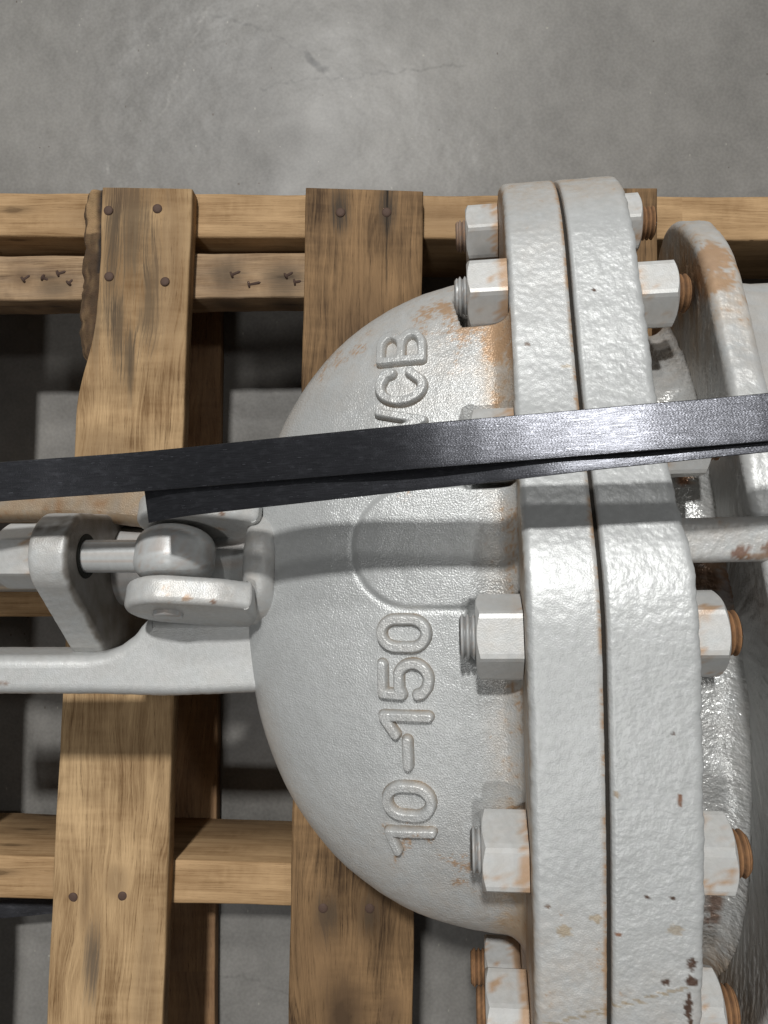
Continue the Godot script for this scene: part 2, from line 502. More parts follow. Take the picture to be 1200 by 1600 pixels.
func pallet() -> void:
	M.nail = cast_paint(M.rust.normal_texture, 0.3, 0.02, 0.75, 0.2)
	var root := thing("wooden_pallet", "worn wooden pallet with spaced deck boards lying under the grey valve", "pallet", Vector3(0, 0, 0))
	var G := Color(0.058, 0.045, 0.032)
	var B := Color(0.11, 0.07, 0.04)
	var pale := Color(0.46, 0.33, 0.19); var brown := Color(0.25, 0.155, 0.075)
	M.board_a = wood(wood_image(448, 2000, 3, Color(0.50, 0.36, 0.20), Color(0.22, 0.14, 0.068), [[0.27, 0.075, 0.11, 0.12, 0.8, G], [0.45, 0.05, 0.2, 0.12, 0.7, G], [0.64, 0.13, 0.12, 0.09, 0.7, G], [0.36, 0.17, 0.09, 0.07, 0.75, G], [0.46, 0.2, 0.07, 0.05, 0.7, G], [0.5, 0.22, 0.04, 0.05, 0.6, G],
		[0.82, 0.10, 0.2, 0.14, 0.4, B], [0.3, 0.0, 0.6, 0.03, 0.5, B], [0.15, 0.17, 0.07, 0.07, 0.5, G], [0.38, 0.90, 0.085, 0.055, 0.85, Color(0.10, 0.08, 0.06)], [0.29, 0.83, 0.05, 0.05, 0.45, B], [0.55, 0.815, 0.11, 0.02, 0.35, B], [0.85, 0.95, 0.12, 0.14, 0.35, B], [0.5, 0.40, 0.5, 0.05, 0.3, B], [0.3, 0.32, 0.3, 0.03, 0.3, B]]))
	M.board_b = wood(wood_image(448, 2000, 7, Color(0.275, 0.178, 0.09), Color(0.085, 0.053, 0.027), [[0.29, 0.025, 0.10, 0.035, 1.0, G], [0.69, 0.025, 0.10, 0.04, 1.0, G], [0.695, 0.02, 0.014, 0.10, 1.0, G * 0.3], [0.3, 0.85, 0.14, 0.035, 0.8, G], [0.65, 0.85, 0.12, 0.035, 0.75, G],
		[0.45, 0.955, 0.2, 0.045, 0.7, B * 0.7], [0.8, 0.96, 0.12, 0.03, 0.55, B], [0.5, 0.2, 0.3, 0.1, 0.35, B], [0.2, 0.9, 0.3, 0.05, 0.3, B]], 0.0, [[0.42, 0.965, 0.13], [0.2, 0.25, 0.05]]))
	M.stringer = wood(wood_image(256, 1200, 15, Color(0.46, 0.32, 0.175), Color(0.26, 0.165, 0.08), [[0.4, 0.3, 0.5, 0.08, 0.3, B], [0.5, 0.7, 0.5, 0.1, 0.3, B]], 0.0, [[0.6, 0.18, 0.1], [0.3, 0.82, 0.08]]))
	M.old_stringer = wood(wood_image(256, 1200, 21, Color(0.42, 0.305, 0.185), Color(0.18, 0.12, 0.068), [[0.5, 0.19, 0.3, 0.02, 0.6, B], [0.5, 0.44, 0.5, 0.03, 0.7, G], [0.4, 0.51, 0.5, 0.03, 0.7, G], [0.3, 0.23, 0.3, 0.03, 0.6, G]], 0.15, [[0.5, 0.22, 0.06], [0.45, 0.515, 0.07]]))
	M.low_board = wood(wood_image(192, 1024, 25, Color(0.30, 0.19, 0.10), Color(0.16, 0.09, 0.045), [[0.6, 0.6, 0.06, 0.15, 0.7, G]], 0.1))
	M.bark = cast_paint(M.rust.normal_texture, 0.9, 0.05, 0.9, 0.0)
	# deck boards, y 105..121
	var wane := func(t: float) -> Vector2:
		var k := 1.0 - smoothstep(0.10, 0.185, t)
		return Vector2(12.5 * k + n1.get_noise_1d(t * 90.0) * 1.5 * k, 0)
	part("deck_board", plank(Vector2(-236, -283), Vector2(-152.5, -281.5), Vector2(-266, 700), Vector2(-175.2, 700), 121, 16, 1.6, 1.0, wane), M.board_a, root, Transform3D(), "pale deck board with a strip of bark along its upper left edge")
	part("deck_board", plank(Vector2(-62, -282.5), Vector2(31, -279.5), Vector2(-78, 700), Vector2(17, 700), 121, 16, 1.3, 2.0), M.board_b, root, Transform3D(), "darker brown deck board under the bonnet, split at its nailed end")
	part("deck_board", plank(Vector2(122, -282), Vector2(217, -282), Vector2(107, 700), Vector2(202, 700), 121, 16, 1.3, 3.0), M.board_b, root)
	part("deck_board", plank(Vector2(322, -282), Vector2(400, -282), Vector2(312, 700), Vector2(388, 700), 121, 16, 1.3, 4.0), M.board_a, root)
	part("deck_board", plank(Vector2(-420, -283), Vector2(-333, -283), Vector2(-438, 700), Vector2(-351, 700), 121, 16, 1.3, 5.0), M.board_a, root)
	# bark left on the waney edge of the first board
	var P := PackedVector3Array(); var C := PackedColorArray()
	for j in 110:
		var t := j / 109.0
		var z := lerpf(-283.5, -132.0, t)
		var taper := smoothstep(0.0, 0.012, t) * (1.0 - smoothstep(0.78, 1.0, t))
		for i in 15:
			var s := i / 14.0
			var ang := PI * s
			var hw := (10.5 + 3.0 * n1.get_noise_1d(z * 0.25)) * (0.25 + 0.75 * taper)
			var x := lerpf(-236.5, -255.5, (z + 283.0) / 663.0) + 7.6 - cos(ang) * hw + n1.get_noise_1d(z * 0.5 + 40.0) * 1.6
			var hgt := sin(ang) * 8.5 * taper + n2.get_noise_2d(z * 0.22, s * 22.0) * 2.4 + n1.get_noise_2d(z * 0.5, s * 6.0) * 1.0
			var v := Vector3(x, 110.5 + hgt, z)
			P.append(v)
			var e := smoothstep(0.2, 0.3, s) * (1.0 - smoothstep(0.5, 0.62, s))
			var c := Color(0.07, 0.04, 0.02).lerp(Color(0.33, 0.215, 0.11), clampf(e * (1.0 if t < 0.24 else 0.12) + 0.5 * n2.get_noise_2d(z * 0.18, s * 40.0), 0, 1))
			if s > 0.62 and t < 0.45: c = Color(0.03, 0.022, 0.016)
			C.append(c)
	part("bark_edge", grid(15, 110, P, false, true, C), M.bark, root, Transform3D(Basis(), Vector3.ZERO))
	# stringers run across
	part("stringer", plank(Vector2(-420, -250.5), Vector2(-420, -287), Vector2(420, -246.5), Vector2(420, -282.5), 105, 89, 1.5, 6.0), M.stringer, root)
	part("stringer", plank(Vector2(-420, -195.5), Vector2(-420, -232.5), Vector2(14, -201), Vector2(14, -238), 105, 37, 1.5, 7.0), M.old_stringer, root, Transform3D(), "short weathered stringer piece with old bent nails")
	part("stringer", plank(Vector2(-420, 58), Vector2(-420, 21), Vector2(420, 58), Vector2(420, 21), 105, 89, 1.5, 8.0), M.stringer, root)
	part("stringer", plank(Vector2(-420, 274), Vector2(-420, 241), Vector2(420, 296), Vector2(420, 262), 105, 89, 1.5, 9.0), M.stringer, root)
	# bottom boards
	part("bottom_board", plank(Vector2(-258, -280), Vector2(-152.5, -280), Vector2(-255, 700), Vector2(-151, 700), 16, 15.5, 1.2, 10.0), M.low_board, root)
	part("bottom_board", plank(Vector2(-66, -280), Vector2(20, -280), Vector2(-78, 700), Vector2(14, 700), 16, 15.5, 1.2, 11.0), M.low_board, root)
	part("bottom_board", plank(Vector2(130, -280), Vector2(212, -280), Vector2(118, 700), Vector2(204, 700), 16, 15.5, 1.2, 12.0), M.low_board, root)
	for q in [[-218.5, -264], [-179.5, -265.5], [-217, -211], [-173, -207], [-34.5, -262.5], [2, -262.5], [-237, 269], [-199, 268], [-46.5, 277], [-11, 277]]:
		nail(Vector3(q[0], 121, q[1]), 3.9, root, 0.5 if q[1] > 200 else 0.0)
	for q in [[-293, -214, 0.6, 6], [-277, -216, -0.4, 4], [-265, -219, 0.3, 6], [-256, -211, 0.8, 4], [-124, -218, 0.4, 7], [-110, -210, 0.2, 9], [-80, -217, 0.5, 6], [-73, -212, 0.2, 5]]:
		var pr := PackedVector2Array([Vector2(0, 0.02), Vector2(0, 3.2), Vector2(1.2, 3.1), Vector2(1.6, 1.4), Vector2(q[3], 1.2), Vector2(q[3] + 1.5, 0.02)])
		var o := part("nail", lathe(pr, 14, 0, true, Color(0.075, 0.045, 0.032)), M.nail, root)
		o.transform = Transform3D(Basis(Vector3.UP, q[2]) * Basis(Vector3.BACK, 0.12), Vector3(q[0], 103.9, q[1]) * MM)

# ---------------------------------------------------------------- valve
const BOLTS := [Vector2(-75, -264), Vector2(26, -187), Vector2(54, -97), Vector2(77, -1), Vector2(71, 104), Vector2(34, 202), Vector2(-45, 225)]
const AD := 196.0; const BD := 62.0; const LD := 160.0; const MD := 2.2; const ZD := -8.0

func dome_y(x: float, z: float) -> float:
	var u := clampf((XL - x) / LD, 0.0, 1.0)
	var s := pow(1.0 - pow(u, MD), 1.0 / MD)
	var k := (z - ZD) / (AD if z < ZD else 186.0)
	return BD * sqrt(maxf(0.0, s * s - k * k))

func boss_raise(x: float, z: float) -> float:
	var d := Vector2(x + 88.0, z + 45.5).length() - 32.0 if x < -88.0 else absf(z + 45.5) - 32.0
	var fade := 1.0 - smoothstep(-60.0, -48.0, x) * 0.8
	return (1.7 * (1.0 - smoothstep(-2.4, 0.6, d)) - 0.9 * exp(-pow((d - 0.8) / 1.3, 2.0))) * fade

func bonnet_mesh() -> ArrayMesh:
	var th := PackedFloat32Array()
	for i in 620: th.append(deg_to_rad(lerpf(-14.0, 194.0, i / 619.0)))
	for i in range(1, 40): th.append(deg_to_rad(lerpf(194.0, 346.0, i / 40.0)))
	var nu := th.size()
	var us := PackedFloat32Array()
	for i in 14: us.append(0.0)                          # fillet rows
	for i in 190: us.append(lerpf(11.6 / LD, 1.0, pow(sin(PI / 2 * (i + 1.0) / 190.0), 1.15)))
	var P := PackedVector3Array(); var C := PackedColorArray()
	for j in us.size():
		var u := us[j]
		for i in nu:
			var s := pow(1.0 - pow(u, MD), 1.0 / MD)
			var ct := cos(th[i]); var st := sin(th[i])
			var x := XL - u * LD
			var fl := 0.0
			if j < 14:
				var a := PI / 2 * (1.0 - j / 13.0)           # quarter round from the flange face onto the dome
				x = XL + 0.5 - 12.0 * (1.0 - sin(a))
				fl = 12.0 * (1.0 - cos(a))
				u = (XL - x) / LD
				s = pow(1.0 - pow(maxf(u, 0.0), MD), 1.0 / MD)
			var az := (AD if ct < 0 else 186.0) * s; var by := BD * s
			var v := Vector3(x, by * st, ZD + az * ct)
			var nrm := Vector3(0, st / by, ct / az).normalized() if s > 0.02 else Vector3(-1, 0, 0)
			v += nrm * fl
			var top := clampf(st * 2.0, 0, 1)
			if top > 0: v += nrm * boss_raise(x, v.z) * top
			if x > XL - 34.0 and st > -0.3:
				for b in BOLTS:                              # spot faces cut for the nuts
					var away := Vector2(v.z - b.y, v.y - b.x)
					var rr := 22.5 - 22.5 * smoothstep(XL - 25.0, XL - 32.0, x)
					var l := away.length()
					if l < rr:
						var dn := Vector2(ZD - b.y, -25.0 - b.x).normalized()
						if away.dot(dn) < 0: away = away - dn * away.dot(dn) * 2.0
						var side := Vector2(-dn.y, dn.x)
						var along := away.dot(side)
						away = dn * sqrt(maxf(0.0, rr * rr - along * along)) + side * along
						v.z = b.y + away.x; v.y = b.x + away.y
			v += nrm * (n1.get_noise_3dv(v * 0.25) * 0.5 + n2.get_noise_3dv(v * 0.9) * 0.12)
			P.append(v)
			var near := 1.0 - smoothstep(2.0, 24.0, XL - x)
			var ends := smoothstep(0.35, 1.0, absf((v.z - ZD) / AD))
			var dust := near * (0.28 + 0.5 * ends) + ends * 0.16
			var rust := near * 0.42 + 0.52 * exp(-pow(Vector2(v.x + 74.0, (v.z + 178.0) * 1.1).length() / 24.0, 2.0)) + 0.55 * exp(-pow(Vector2((v.x + 96.0) * 0.8, v.z - 114.0).length() / 13.0, 2.0)) \
				+ 0.6 * exp(-pow(Vector2(v.x + 64.0, v.z - 128.0).length() / 13.0, 2.0)) + 0.5 * exp(-pow(Vector2((v.x + 95.0) * 0.5, v.z + 72.0).length() / 5.0, 2.0)) + 0.42 * exp(-pow((v.z + 158.0) / 14.0, 2.0)) * (1.0 - smoothstep(-100.0, -85.0, -absf(v.x + 85.0) - 75.0))
			C.append(paint_at(v, dust, rust))
	return grid(nu, us.size(), P, true, true, C)

func stroke_dist(p: Vector2, lines: Array) -> float:
	var d := 99.0
	for l in lines:
		for i in l.size() - 1:
			d = minf(d, p.distance_to(Geometry2D.get_closest_point_to_segment(p, l[i], l[i + 1])))
	return d

func letter(lines: Array, root: Node, xf: Transform3D, called := "letter", r := 2.9, rusty := 0.0) -> void:
	# lines in the valve frame as (x, z); cast strokes with rounded shoulders that follow the dome
	var lo := Vector2(1e9, 1e9); var hi := -lo
	for l in lines:
		for p in l: lo = lo.min(p); hi = hi.max(p)
	lo -= Vector2(5, 5); hi += Vector2(5, 5)
	var st := 0.45
	var nx := int((hi.x - lo.x) / st) + 1; var nz := int((hi.y - lo.y) / st) + 1
	var V := PackedVector3Array(); var D := PackedFloat32Array(); var C := PackedColorArray()
	for j in nz:
		for i in nx:
			var p := lo + Vector2(i, j) * st
			var d := stroke_dist(p, lines)
			D.append(d)
			var y := dome_y(p.x, p.y)
			var gx := (dome_y(p.x + 0.5, p.y) - dome_y(p.x - 0.5, p.y)); var gz := (dome_y(p.x, p.y + 0.5) - dome_y(p.x, p.y - 0.5))
			var n := Vector3(-gx, 1, -gz).normalized()
			var h := 4.4 * (1.0 - smoothstep(r * 0.6, r * 1.2, d)) - 0.3
			var v := Vector3(p.x, y, p.y) + n * (h + boss_raise(p.x, p.y))
			v += n * (n1.get_noise_3dv(v * 0.25) * 0.5 + n2.get_noise_3dv(v * 0.9) * 0.2)
			V.append(v)
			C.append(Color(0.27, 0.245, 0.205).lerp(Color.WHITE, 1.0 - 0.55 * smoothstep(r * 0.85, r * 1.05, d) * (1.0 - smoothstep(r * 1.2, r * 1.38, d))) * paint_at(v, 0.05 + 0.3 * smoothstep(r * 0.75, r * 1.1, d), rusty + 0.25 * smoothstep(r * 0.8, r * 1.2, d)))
	var S := SurfaceTool.new(); S.begin(Mesh.PRIMITIVE_TRIANGLES); S.set_smooth_group(0)
	for k in V.size(): S.set_color(C[k]); S.add_vertex(V[k] * MM)
	for j in nz - 1:
		for i in nx - 1:
			var a := j * nx + i
			if minf(minf(D[a], D[a + 1]), minf(D[a + nx], D[a + nx + 1])) < r * 1.4:
				for q in [a, a + 1, a + nx, a + 1, a + nx + 1, a + nx]: S.add_index(q)
	S.generate_normals()
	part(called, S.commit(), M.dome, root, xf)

func ell(cx: float, cz: float, rx: float, rz: float, a0 := 0.0, a1 := 360.0, n := 28) -> Array:
	var o := []
	for i in n + 1:
		var a := deg_to_rad(lerpf(a0, a1, float(i) / n))
		o.append(Vector2(cx + rx * cos(a), cz + rz * sin(a)))
	return o

func stadium(x0: float, x1: float, cz: float, rz: float) -> Array:
	# rounded zero: straight flanks along x
	var o := []
	o.append_array(ell(x1 - rz * 1.1, cz, rz * 1.1, rz, -90, 90, 12))
	o.append_array(ell(x0 + rz * 1.1, cz, rz * 1.1, rz, 90, 270, 12))
	o.append(o[0])
	return o

func nut_mesh(af: float, h: float, bore: float, seed_: float, rusty: float) -> ArrayMesh:
	# axis along x: seat at x = 0, chamfered outer end at x = h
	var S := SurfaceTool.new(); S.begin(Mesh.PRIMITIVE_TRIANGLES); S.set_smooth_group(-1)
	var R := af / 2.0
	var pts: Array[Vector2] = []
	for k in 6:                                          # corners rounded by three chords
		for j in 10:
			var a := deg_to_rad(60.0 * k - 30.0 + 6.0 * j)
			var rel := deg_to_rad(-30.0 + 6.0 * j)
			var rr := minf(R / cos(rel), R * 1.135)
			pts.append(Vector2(cos(a), sin(a)) * rr)
	var n := pts.size()
	var col := func(v: Vector3) -> Color:
		var base := (1.0 - smoothstep(0.0, h * 0.35, v.x)) * rusty
		return paint_at(v + Vector3(seed_ * 31.0, 0, 0), 0.09 + base * 0.35, base * 0.85 + rusty * 0.42)
	var tri := func(a: Vector3, b: Vector3, c: Vector3) -> void:
		for v in [a, b, c]:
			S.set_color(col.call(v)); S.add_vertex(v * MM)
	var rf := R * 0.96
	for i in n:
		var p := pts[i]; var q := pts[(i + 1) % n]
		var xp := h - maxf(0.0, p.length() - rf) * 0.62; var xq := h - maxf(0.0, q.length() - rf) * 0.62
		var rows := 7
		for k in rows:
			var t0 := float(k) / rows; var t1 := float(k + 1) / rows
			var a := Vector3(xp * t0, p.x, p.y); var b := Vector3(xq * t0, q.x, q.y)
			var c := Vector3(xp * t1, p.x, p.y); var d := Vector3(xq * t1, q.x, q.y)
			tri.call(a, c, b); tri.call(b, c, d)
		var pf := p.normalized() * rf; var qf := q.normalized() * rf
		tri.call(Vector3(xp, p.x, p.y), Vector3(h, pf.x, pf.y), Vector3(xq, q.x, q.y))
		tri.call(Vector3(xq, q.x, q.y), Vector3(h, pf.x, pf.y), Vector3(h, qf.x, qf.y))
		var pb := p.normalized() * bore; var qb := q.normalized() * bore
		tri.call(Vector3(h, pf.x, pf.y), Vector3(h, pb.x, pb.y), Vector3(h, qf.x, qf.y))
		tri.call(Vector3(h, qf.x, qf.y), Vector3(h, pb.x, pb.y), Vector3(h, qb.x, qb.y))
	S.generate_normals()
	return S.commit()

func stud_mesh(r: float, x0: float, x1: float, rusty: float) -> ArrayMesh:
	# threaded end from x0 to x1 with a chamfered tip
	var pr := PackedVector2Array()
	var x := x0
	while x < x1 - 2.6:
		pr.append(Vector2(x, r - 1.5)); pr.append(Vector2(x + 0.35, r - 1.4)); pr.append(Vector2(x + 1.2, r)); pr.append(Vector2(x + 1.6, r)); pr.append(Vector2(x + 2.5, r - 1.4))
		x += 2.8
	pr.append(Vector2(x1 - 1.5, r - 0.6)); pr.append(Vector2(x1, r - 2.2)); pr.append(Vector2(x1 + 0.05, 0.05))
	return lathe(pr, 40, 0, true, (PAINT * 0.9).lerp(Color(0.20, 0.105, 0.05), smoothstep(0.4, 0.7, rusty)), rusty * 0.35 + 0.02, r - 0.9)

func bolt(root: Node, y: float, z: float, face: float, left: bool, proud: float, rusty: float, stud_rust: float) -> void:
	# face: where one flat looks, degrees from straight up towards +z
	var b := Basis(Vector3.RIGHT, deg_to_rad(face))
	if left: b = Basis(Vector3.UP, PI) * Basis(Vector3.RIGHT, deg_to_rad(-face))
	var at := vx * Transform3D(b, Vector3(XL - 0.4 if left else XR + 0.4, y, z) * MM)
	var nt := part("nut", nut_mesh(36.5, 22.0, 10.4, y + z * 0.37, rusty), M.smooth, root, at)
	part("stud", stud_mesh(11.0, 16.0, 22.0 + proud, stud_rust), M.smooth if stud_rust < 0.4 else M.rust, nt, at)

func gate_valve() -> void:
	vx = Transform3D(Basis(Vector3.UP, VBX) * Basis(Vector3.BACK, VBZ), Vector3(0.10965, EYE - 0.434, 0.045))
	valve = thing("gate_valve", "silver painted cast steel gate valve lying on its side on the pallet", "valve", Vector3(0.10965, 0.121, 0.045))
	# outline of the bonnet joint in (z, y)
	var ctrl := PackedVector2Array([Vector2(-286, -62), Vector2(-279, -34), Vector2(-260, -1), Vector2(-225, 26), Vector2(-175, 44), Vector2(-120, 64), Vector2(-62, 94), Vector2(-18, 110), Vector2(35, 109), Vector2(85, 105), Vector2(135, 97), Vector2(180, 88), Vector2(215, 76),
		Vector2(246, 57), Vector2(270, 28), Vector2(281, -8), Vector2(278, -48), Vector2(252, -92), Vector2(190, -122), Vector2(90, -134), Vector2(0, -135), Vector2(-100, -131), Vector2(-190, -122), Vector2(-250, -106), Vector2(-279, -86)])
	flange_loop = resample(spline(ctrl, 12), 0.8, 5.0)
	# ---- left flange (on the bonnet)
	var sect := PackedVector2Array([Vector2(-1.15, 90), Vector2(-1.15, 8), Vector2(-1.15, 0.8), Vector2(-1.7, 0.15)])
	for i in 36: sect.append(Vector2(lerpf(-3.2, XL + 3.6, i / 35.0), 0))
	for i in range(1, 8):
		var a := deg_to_rad(90.0 * i / 7.0)
		sect.append(Vector2(XL + 3.6 * (1 - sin(a)), 3.6 * (1 - cos(a))))
	for k in [9.0, 14.0, 20.0, 28.0, 40.0, 90.0]: sect.append(Vector2(XL, k))
	var chip_run := []
	var streak := [[-20.0, 128.0, 4.0, 4.0, Color(0.42, 0.30, 0.15, 0.6)], [-6.0, 121.0, 3.0, 2.5, Color(0.42, 0.30, 0.15, 0.6)],
		[-12.0, 182.0, 6.0, 6.0, Color(0.36, 0.25, 0.13, 0.5)], [-20.0, 190.0, 5.0, 5.0, Color(0.36, 0.25, 0.13, 0.5)], [-27.0, 116.0, 1.5, 1.2, Color(0.16, 0.08, 0.04, 0.8)], [-25.0, -151.0, 2.0, 1.4, Color(0.12, 0.07, 0.04, 0.8)], [-6.0, -137.0, 3.0, 1.2, Color(0.35, 0.25, 0.12, 0.5)], [-27.0, -82.0, 1.2, 4.0, Color(0.06, 0.05, 0.04, 0.9)]]
	for k in 26:                                         # a thin rusty trickle across both rims
		var tx := -33.0 + k * 2.6
		var tz := 176.0 - 0.36 * (tx + 33.0) + n1.get_noise_1d(k * 5.0) * 2.5
		(streak if tx < 0 else chip_run).append([tx, tz, 2.2, 0.75, Color(0.36, 0.26, 0.13, 0.55)])
	var wob := func(v: Vector3, n: Vector3, s: Vector2) -> Vector3:
		if s.y > 10: return Vector3.ZERO
		return n * (n1.get_noise_3dv(v * 0.35) * 0.38 + n2.get_noise_3dv(v * 1.1) * 0.22) + Vector3(n1.get_noise_2d(v.z * 0.8, v.y * 0.8) * (0.5 if s.y > 1.0 else 0.12), 0, 0)
	var lf := rim_solid(flange_loop, sect, wob, func(v: Vector3, s: Vector2) -> Color:
		var low := smoothstep(90.0, 190.0, v.z) * 0.22 + smoothstep(60.0, 0.0, v.y) * 0.10 + smoothstep(-230.0, -280.0, v.z) * 0.2
		var face := smoothstep(0.5, 5.0, s.y) * smoothstep(-8.0, -20.0, v.x)
		var lip := exp(-pow((v.x + 1.5) / 1.6, 2.0)) * 0.55
		return chips(v, paint_at(v, low + face * 0.62 + lip * 0.5, face * 0.45 + low * 0.9 + lip), streak))
	var lo := part("bonnet_flange", lf, M.rim, valve, vx)
	# ---- right flange (on the body), rougher casting that grows thicker towards the near half
	var sect2 := PackedVector2Array()
	for k in [90.0, 30.0, 14.0, 9.0]: sect2.append(Vector2(XR, k))
	for i in 8:
		var a := deg_to_rad(90.0 * i / 7.0)
		sect2.append(Vector2(XR - 4.2 * (1 - cos(a)), 4.2 * (1 - sin(a))))
	for i in range(1, 40): sect2.append(Vector2(lerpf(XR - 4.2, 3.0, i / 39.0), 0))
	for k in [Vector2(1.6, 0.5), Vector2(1.15, 1.4), Vector2(1.15, 8), Vector2(1.15, 90)]: sect2.append(k)
	var D := Color(0.075, 0.035, 0.018, 0.95)
	var chip := [[35.0, 141.0, 2.6, 3.6, D], [35.5, 149.0, 3.0, 3.0, D], [34.0, 161.0, 1.8, 8.0, D], [35.0, 170.0, 1.6, 5.0, D], [24.0, 150.0, 2.4, 2.0, D], [30.0, 66.0, 1.4, 3.0, Color(0.2, 0.08, 0.03, 0.9)], [28.0, 37.0, 0.9, 1.1, D], [16.0, 110.0, 1.6, 0.9, D], [27.0, 110.0, 1.8, 0.9, D],
		[4.0, 128.0, 1.4, 1.2, Color(0.25, 0.1, 0.04, 0.9)], [28.0, 125.0, 4.0, 3.0, Color(0.42, 0.33, 0.22, 0.6)], [12.0, 200.0, 1.6, 1.2, D], [12.0, -181.0, 1.0, 1.0, D], [20.0, -102.0, 1.3, 1.3, Color(0.4, 0.3, 0.15, 0.8)], [3.5, 64.0, 1.2, 1.8, Color(0.3, 0.2, 0.1, 0.7)]]
	chip.append_array(chip_run)
	var wob2 := func(v: Vector3, n: Vector3, s: Vector2) -> Vector3:
		if s.y > 10: return Vector3(smoothstep(-75.0, -30.0, v.z) * 2.0 * smoothstep(10.0, 30.0, v.x), 0, 0)
		var k := n1.get_noise_3dv(v * 0.6) * 0.28 + n2.get_noise_3dv(v * 0.9) * 0.2
		return n * k * smoothstep(1.0, 6.0, v.x) + Vector3((smoothstep(-75.0, -30.0, v.z) * 3.2 - 1.0 + n1.get_noise_2d(v.z * 0.6, 9.0) * 0.9) * smoothstep(10.0, 34.0, v.x), 0, 0)
	part("body_flange", rim_solid(flange_loop, sect2, wob2, func(v: Vector3, s: Vector2) -> Color:
		var low := smoothstep(110.0, 210.0, v.z) * 0.16 + smoothstep(-225.0, -280.0, v.z) * 0.4
		return chips(v, paint_at(v, low + smoothstep(2.0, 8.0, s.y) * 0.35, low * 0.6), chip)), M.body, valve, vx)
	part("gasket", rim_solid(flange_loop, PackedVector2Array([Vector2(-1.7, 7.0), Vector2(-1.7, 4.0), Vector2(1.7, 4.0), Vector2(1.7, 7.0)]), func(_v: Vector3, _n: Vector3, _s: Vector2) -> Vector3: return Vector3.ZERO, func(_v: Vector3, _s: Vector2) -> Color: return Color(0.02, 0.016, 0.012)), M.rust, valve, vx)
	# ---- bonnet with its cast lettering
	var bon := part("bonnet", bonnet_mesh(), M.dome, valve, vx)
	var xa := -104.5; var xb := -81.0                    # letter tops and feet
	letter([[Vector2(xa, 106.0), Vector2(xb, 104.5)], [Vector2(xa + 0.5, 107.0), Vector2(xa + 4.5, 117.0)]], bon, vx, "digit", 2.6, 0.12)
	letter([stadium(xa, xb, 88.0, 8.0)], bon, vx, "digit")
	letter([[Vector2(-92.5, 55.0), Vector2(-92.5, 68.5)]], bon, vx, "dash")
	letter([[Vector2(xa, 42.4), Vector2(xb, 42.2)], [Vector2(xa, 43.0), Vector2(xa + 6.0, 52.0)]], bon, vx, "digit")
	letter([[Vector2(xa, 15.5), Vector2(xa, 30.5), Vector2(xa + 10.0, 31.0)], five_bowl(xa, xb)], bon, vx, "digit")
	letter([stadium(xa, xb, -0.7, 7.2)], bon, vx, "digit")
	letter([[Vector2(xa, -92.0), Vector2(xb, -98.5), Vector2(xa + 5.0, -105.5), Vector2(xb, -112.5), Vector2(xa, -118.0)]], bon, vx)
	letter([c_shape(xa, xb, -132.5)], bon, vx)
	letter(b_shape(xa, xb, -155.5), bon, vx, "letter", 2.5, 0.15)
	# ---- body right of the joint: neck, rib, ring fin and barrel
	var neck := spline(PackedVector2Array([Vector2(-180, -62), Vector2(-162, -32), Vector2(-120, 2), Vector2(-40, 26), Vector2(50, 33), Vector2(130, 22), Vector2(192, -10), Vector2(208, -50), Vector2(160, -92), Vector2(0, -105), Vector2(-150, -92)]), 10)
	neck = resample(neck, 1.6, 6.0)
	var ns := PackedVector2Array()
	for i in 10:
		var a := deg_to_rad(90.0 * i / 9.0)
		ns.append(Vector2(75.5 - 16.0 * (1 - cos(a)), -16.0 * (1 - sin(a))))
	for i in 3: ns.append(Vector2(lerpf(59.0, 51.5, i / 2.0), 0))
	for i in 10:
		var a := deg_to_rad(90.0 * i / 9.0)
		ns.append(Vector2(51.5 - 14.0 * sin(a), -14.0 * (1 - cos(a))))
	part("body_neck", rim_solid(neck, ns, func(v: Vector3, n: Vector3, _s: Vector2) -> Vector3: return n * (n1.get_noise_3dv(v * 0.5) * 1.3 + n2.get_noise_3dv(v * 0.8) * 0.7) + Vector3(fin_lean(v.z) * smoothstep(48.0, 62.0, v.x), 0, 0), func(v: Vector3, _s: Vector2) -> Color:
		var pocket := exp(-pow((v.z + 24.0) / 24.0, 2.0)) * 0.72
		var patch := exp(-pow(Vector2((v.x - 58.0) * 1.2, v.z + 88.0).length() / 16.0, 2.0)) * 0.62
		var c := paint_at(v, 0.04 + smoothstep(150.0, 215.0, v.z) * 0.4 + smoothstep(-100.0, -190.0, v.z) * 0.15, pocket + patch)
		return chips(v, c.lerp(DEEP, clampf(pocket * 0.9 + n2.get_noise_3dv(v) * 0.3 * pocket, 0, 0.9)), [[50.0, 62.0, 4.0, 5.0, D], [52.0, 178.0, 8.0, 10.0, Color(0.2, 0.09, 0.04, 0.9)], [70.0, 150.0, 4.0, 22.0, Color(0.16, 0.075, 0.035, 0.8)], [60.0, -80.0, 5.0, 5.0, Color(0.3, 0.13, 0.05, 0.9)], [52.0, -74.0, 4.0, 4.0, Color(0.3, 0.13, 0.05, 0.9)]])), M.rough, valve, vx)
	var rib := PackedVector2Array([Vector2(34, -60), Vector2(230, -60), Vector2(230, 86), Vector2(34, 88)])
	part("rib", slab(rib, 21.0, 4.5, 2, PAINT, func(v: Vector3) -> Color: return chips(v, paint_at(v, 0.14, 0.12), [[66.0, 6.0, 5.0, 4.0, Color(0.2, 0.09, 0.05, 0.85)], [80.0, 5.0, 6.0, 3.5, Color(0.22, 0.11, 0.06, 0.85)], [73.0, 8.0, 9.0, 1.6, Color(0.3, 0.17, 0.09, 0.7)]] if v.y > 60.0 else [])), M.body, valve, vx * Transform3D(Basis(), Vector3(0, 0, -46) * MM))
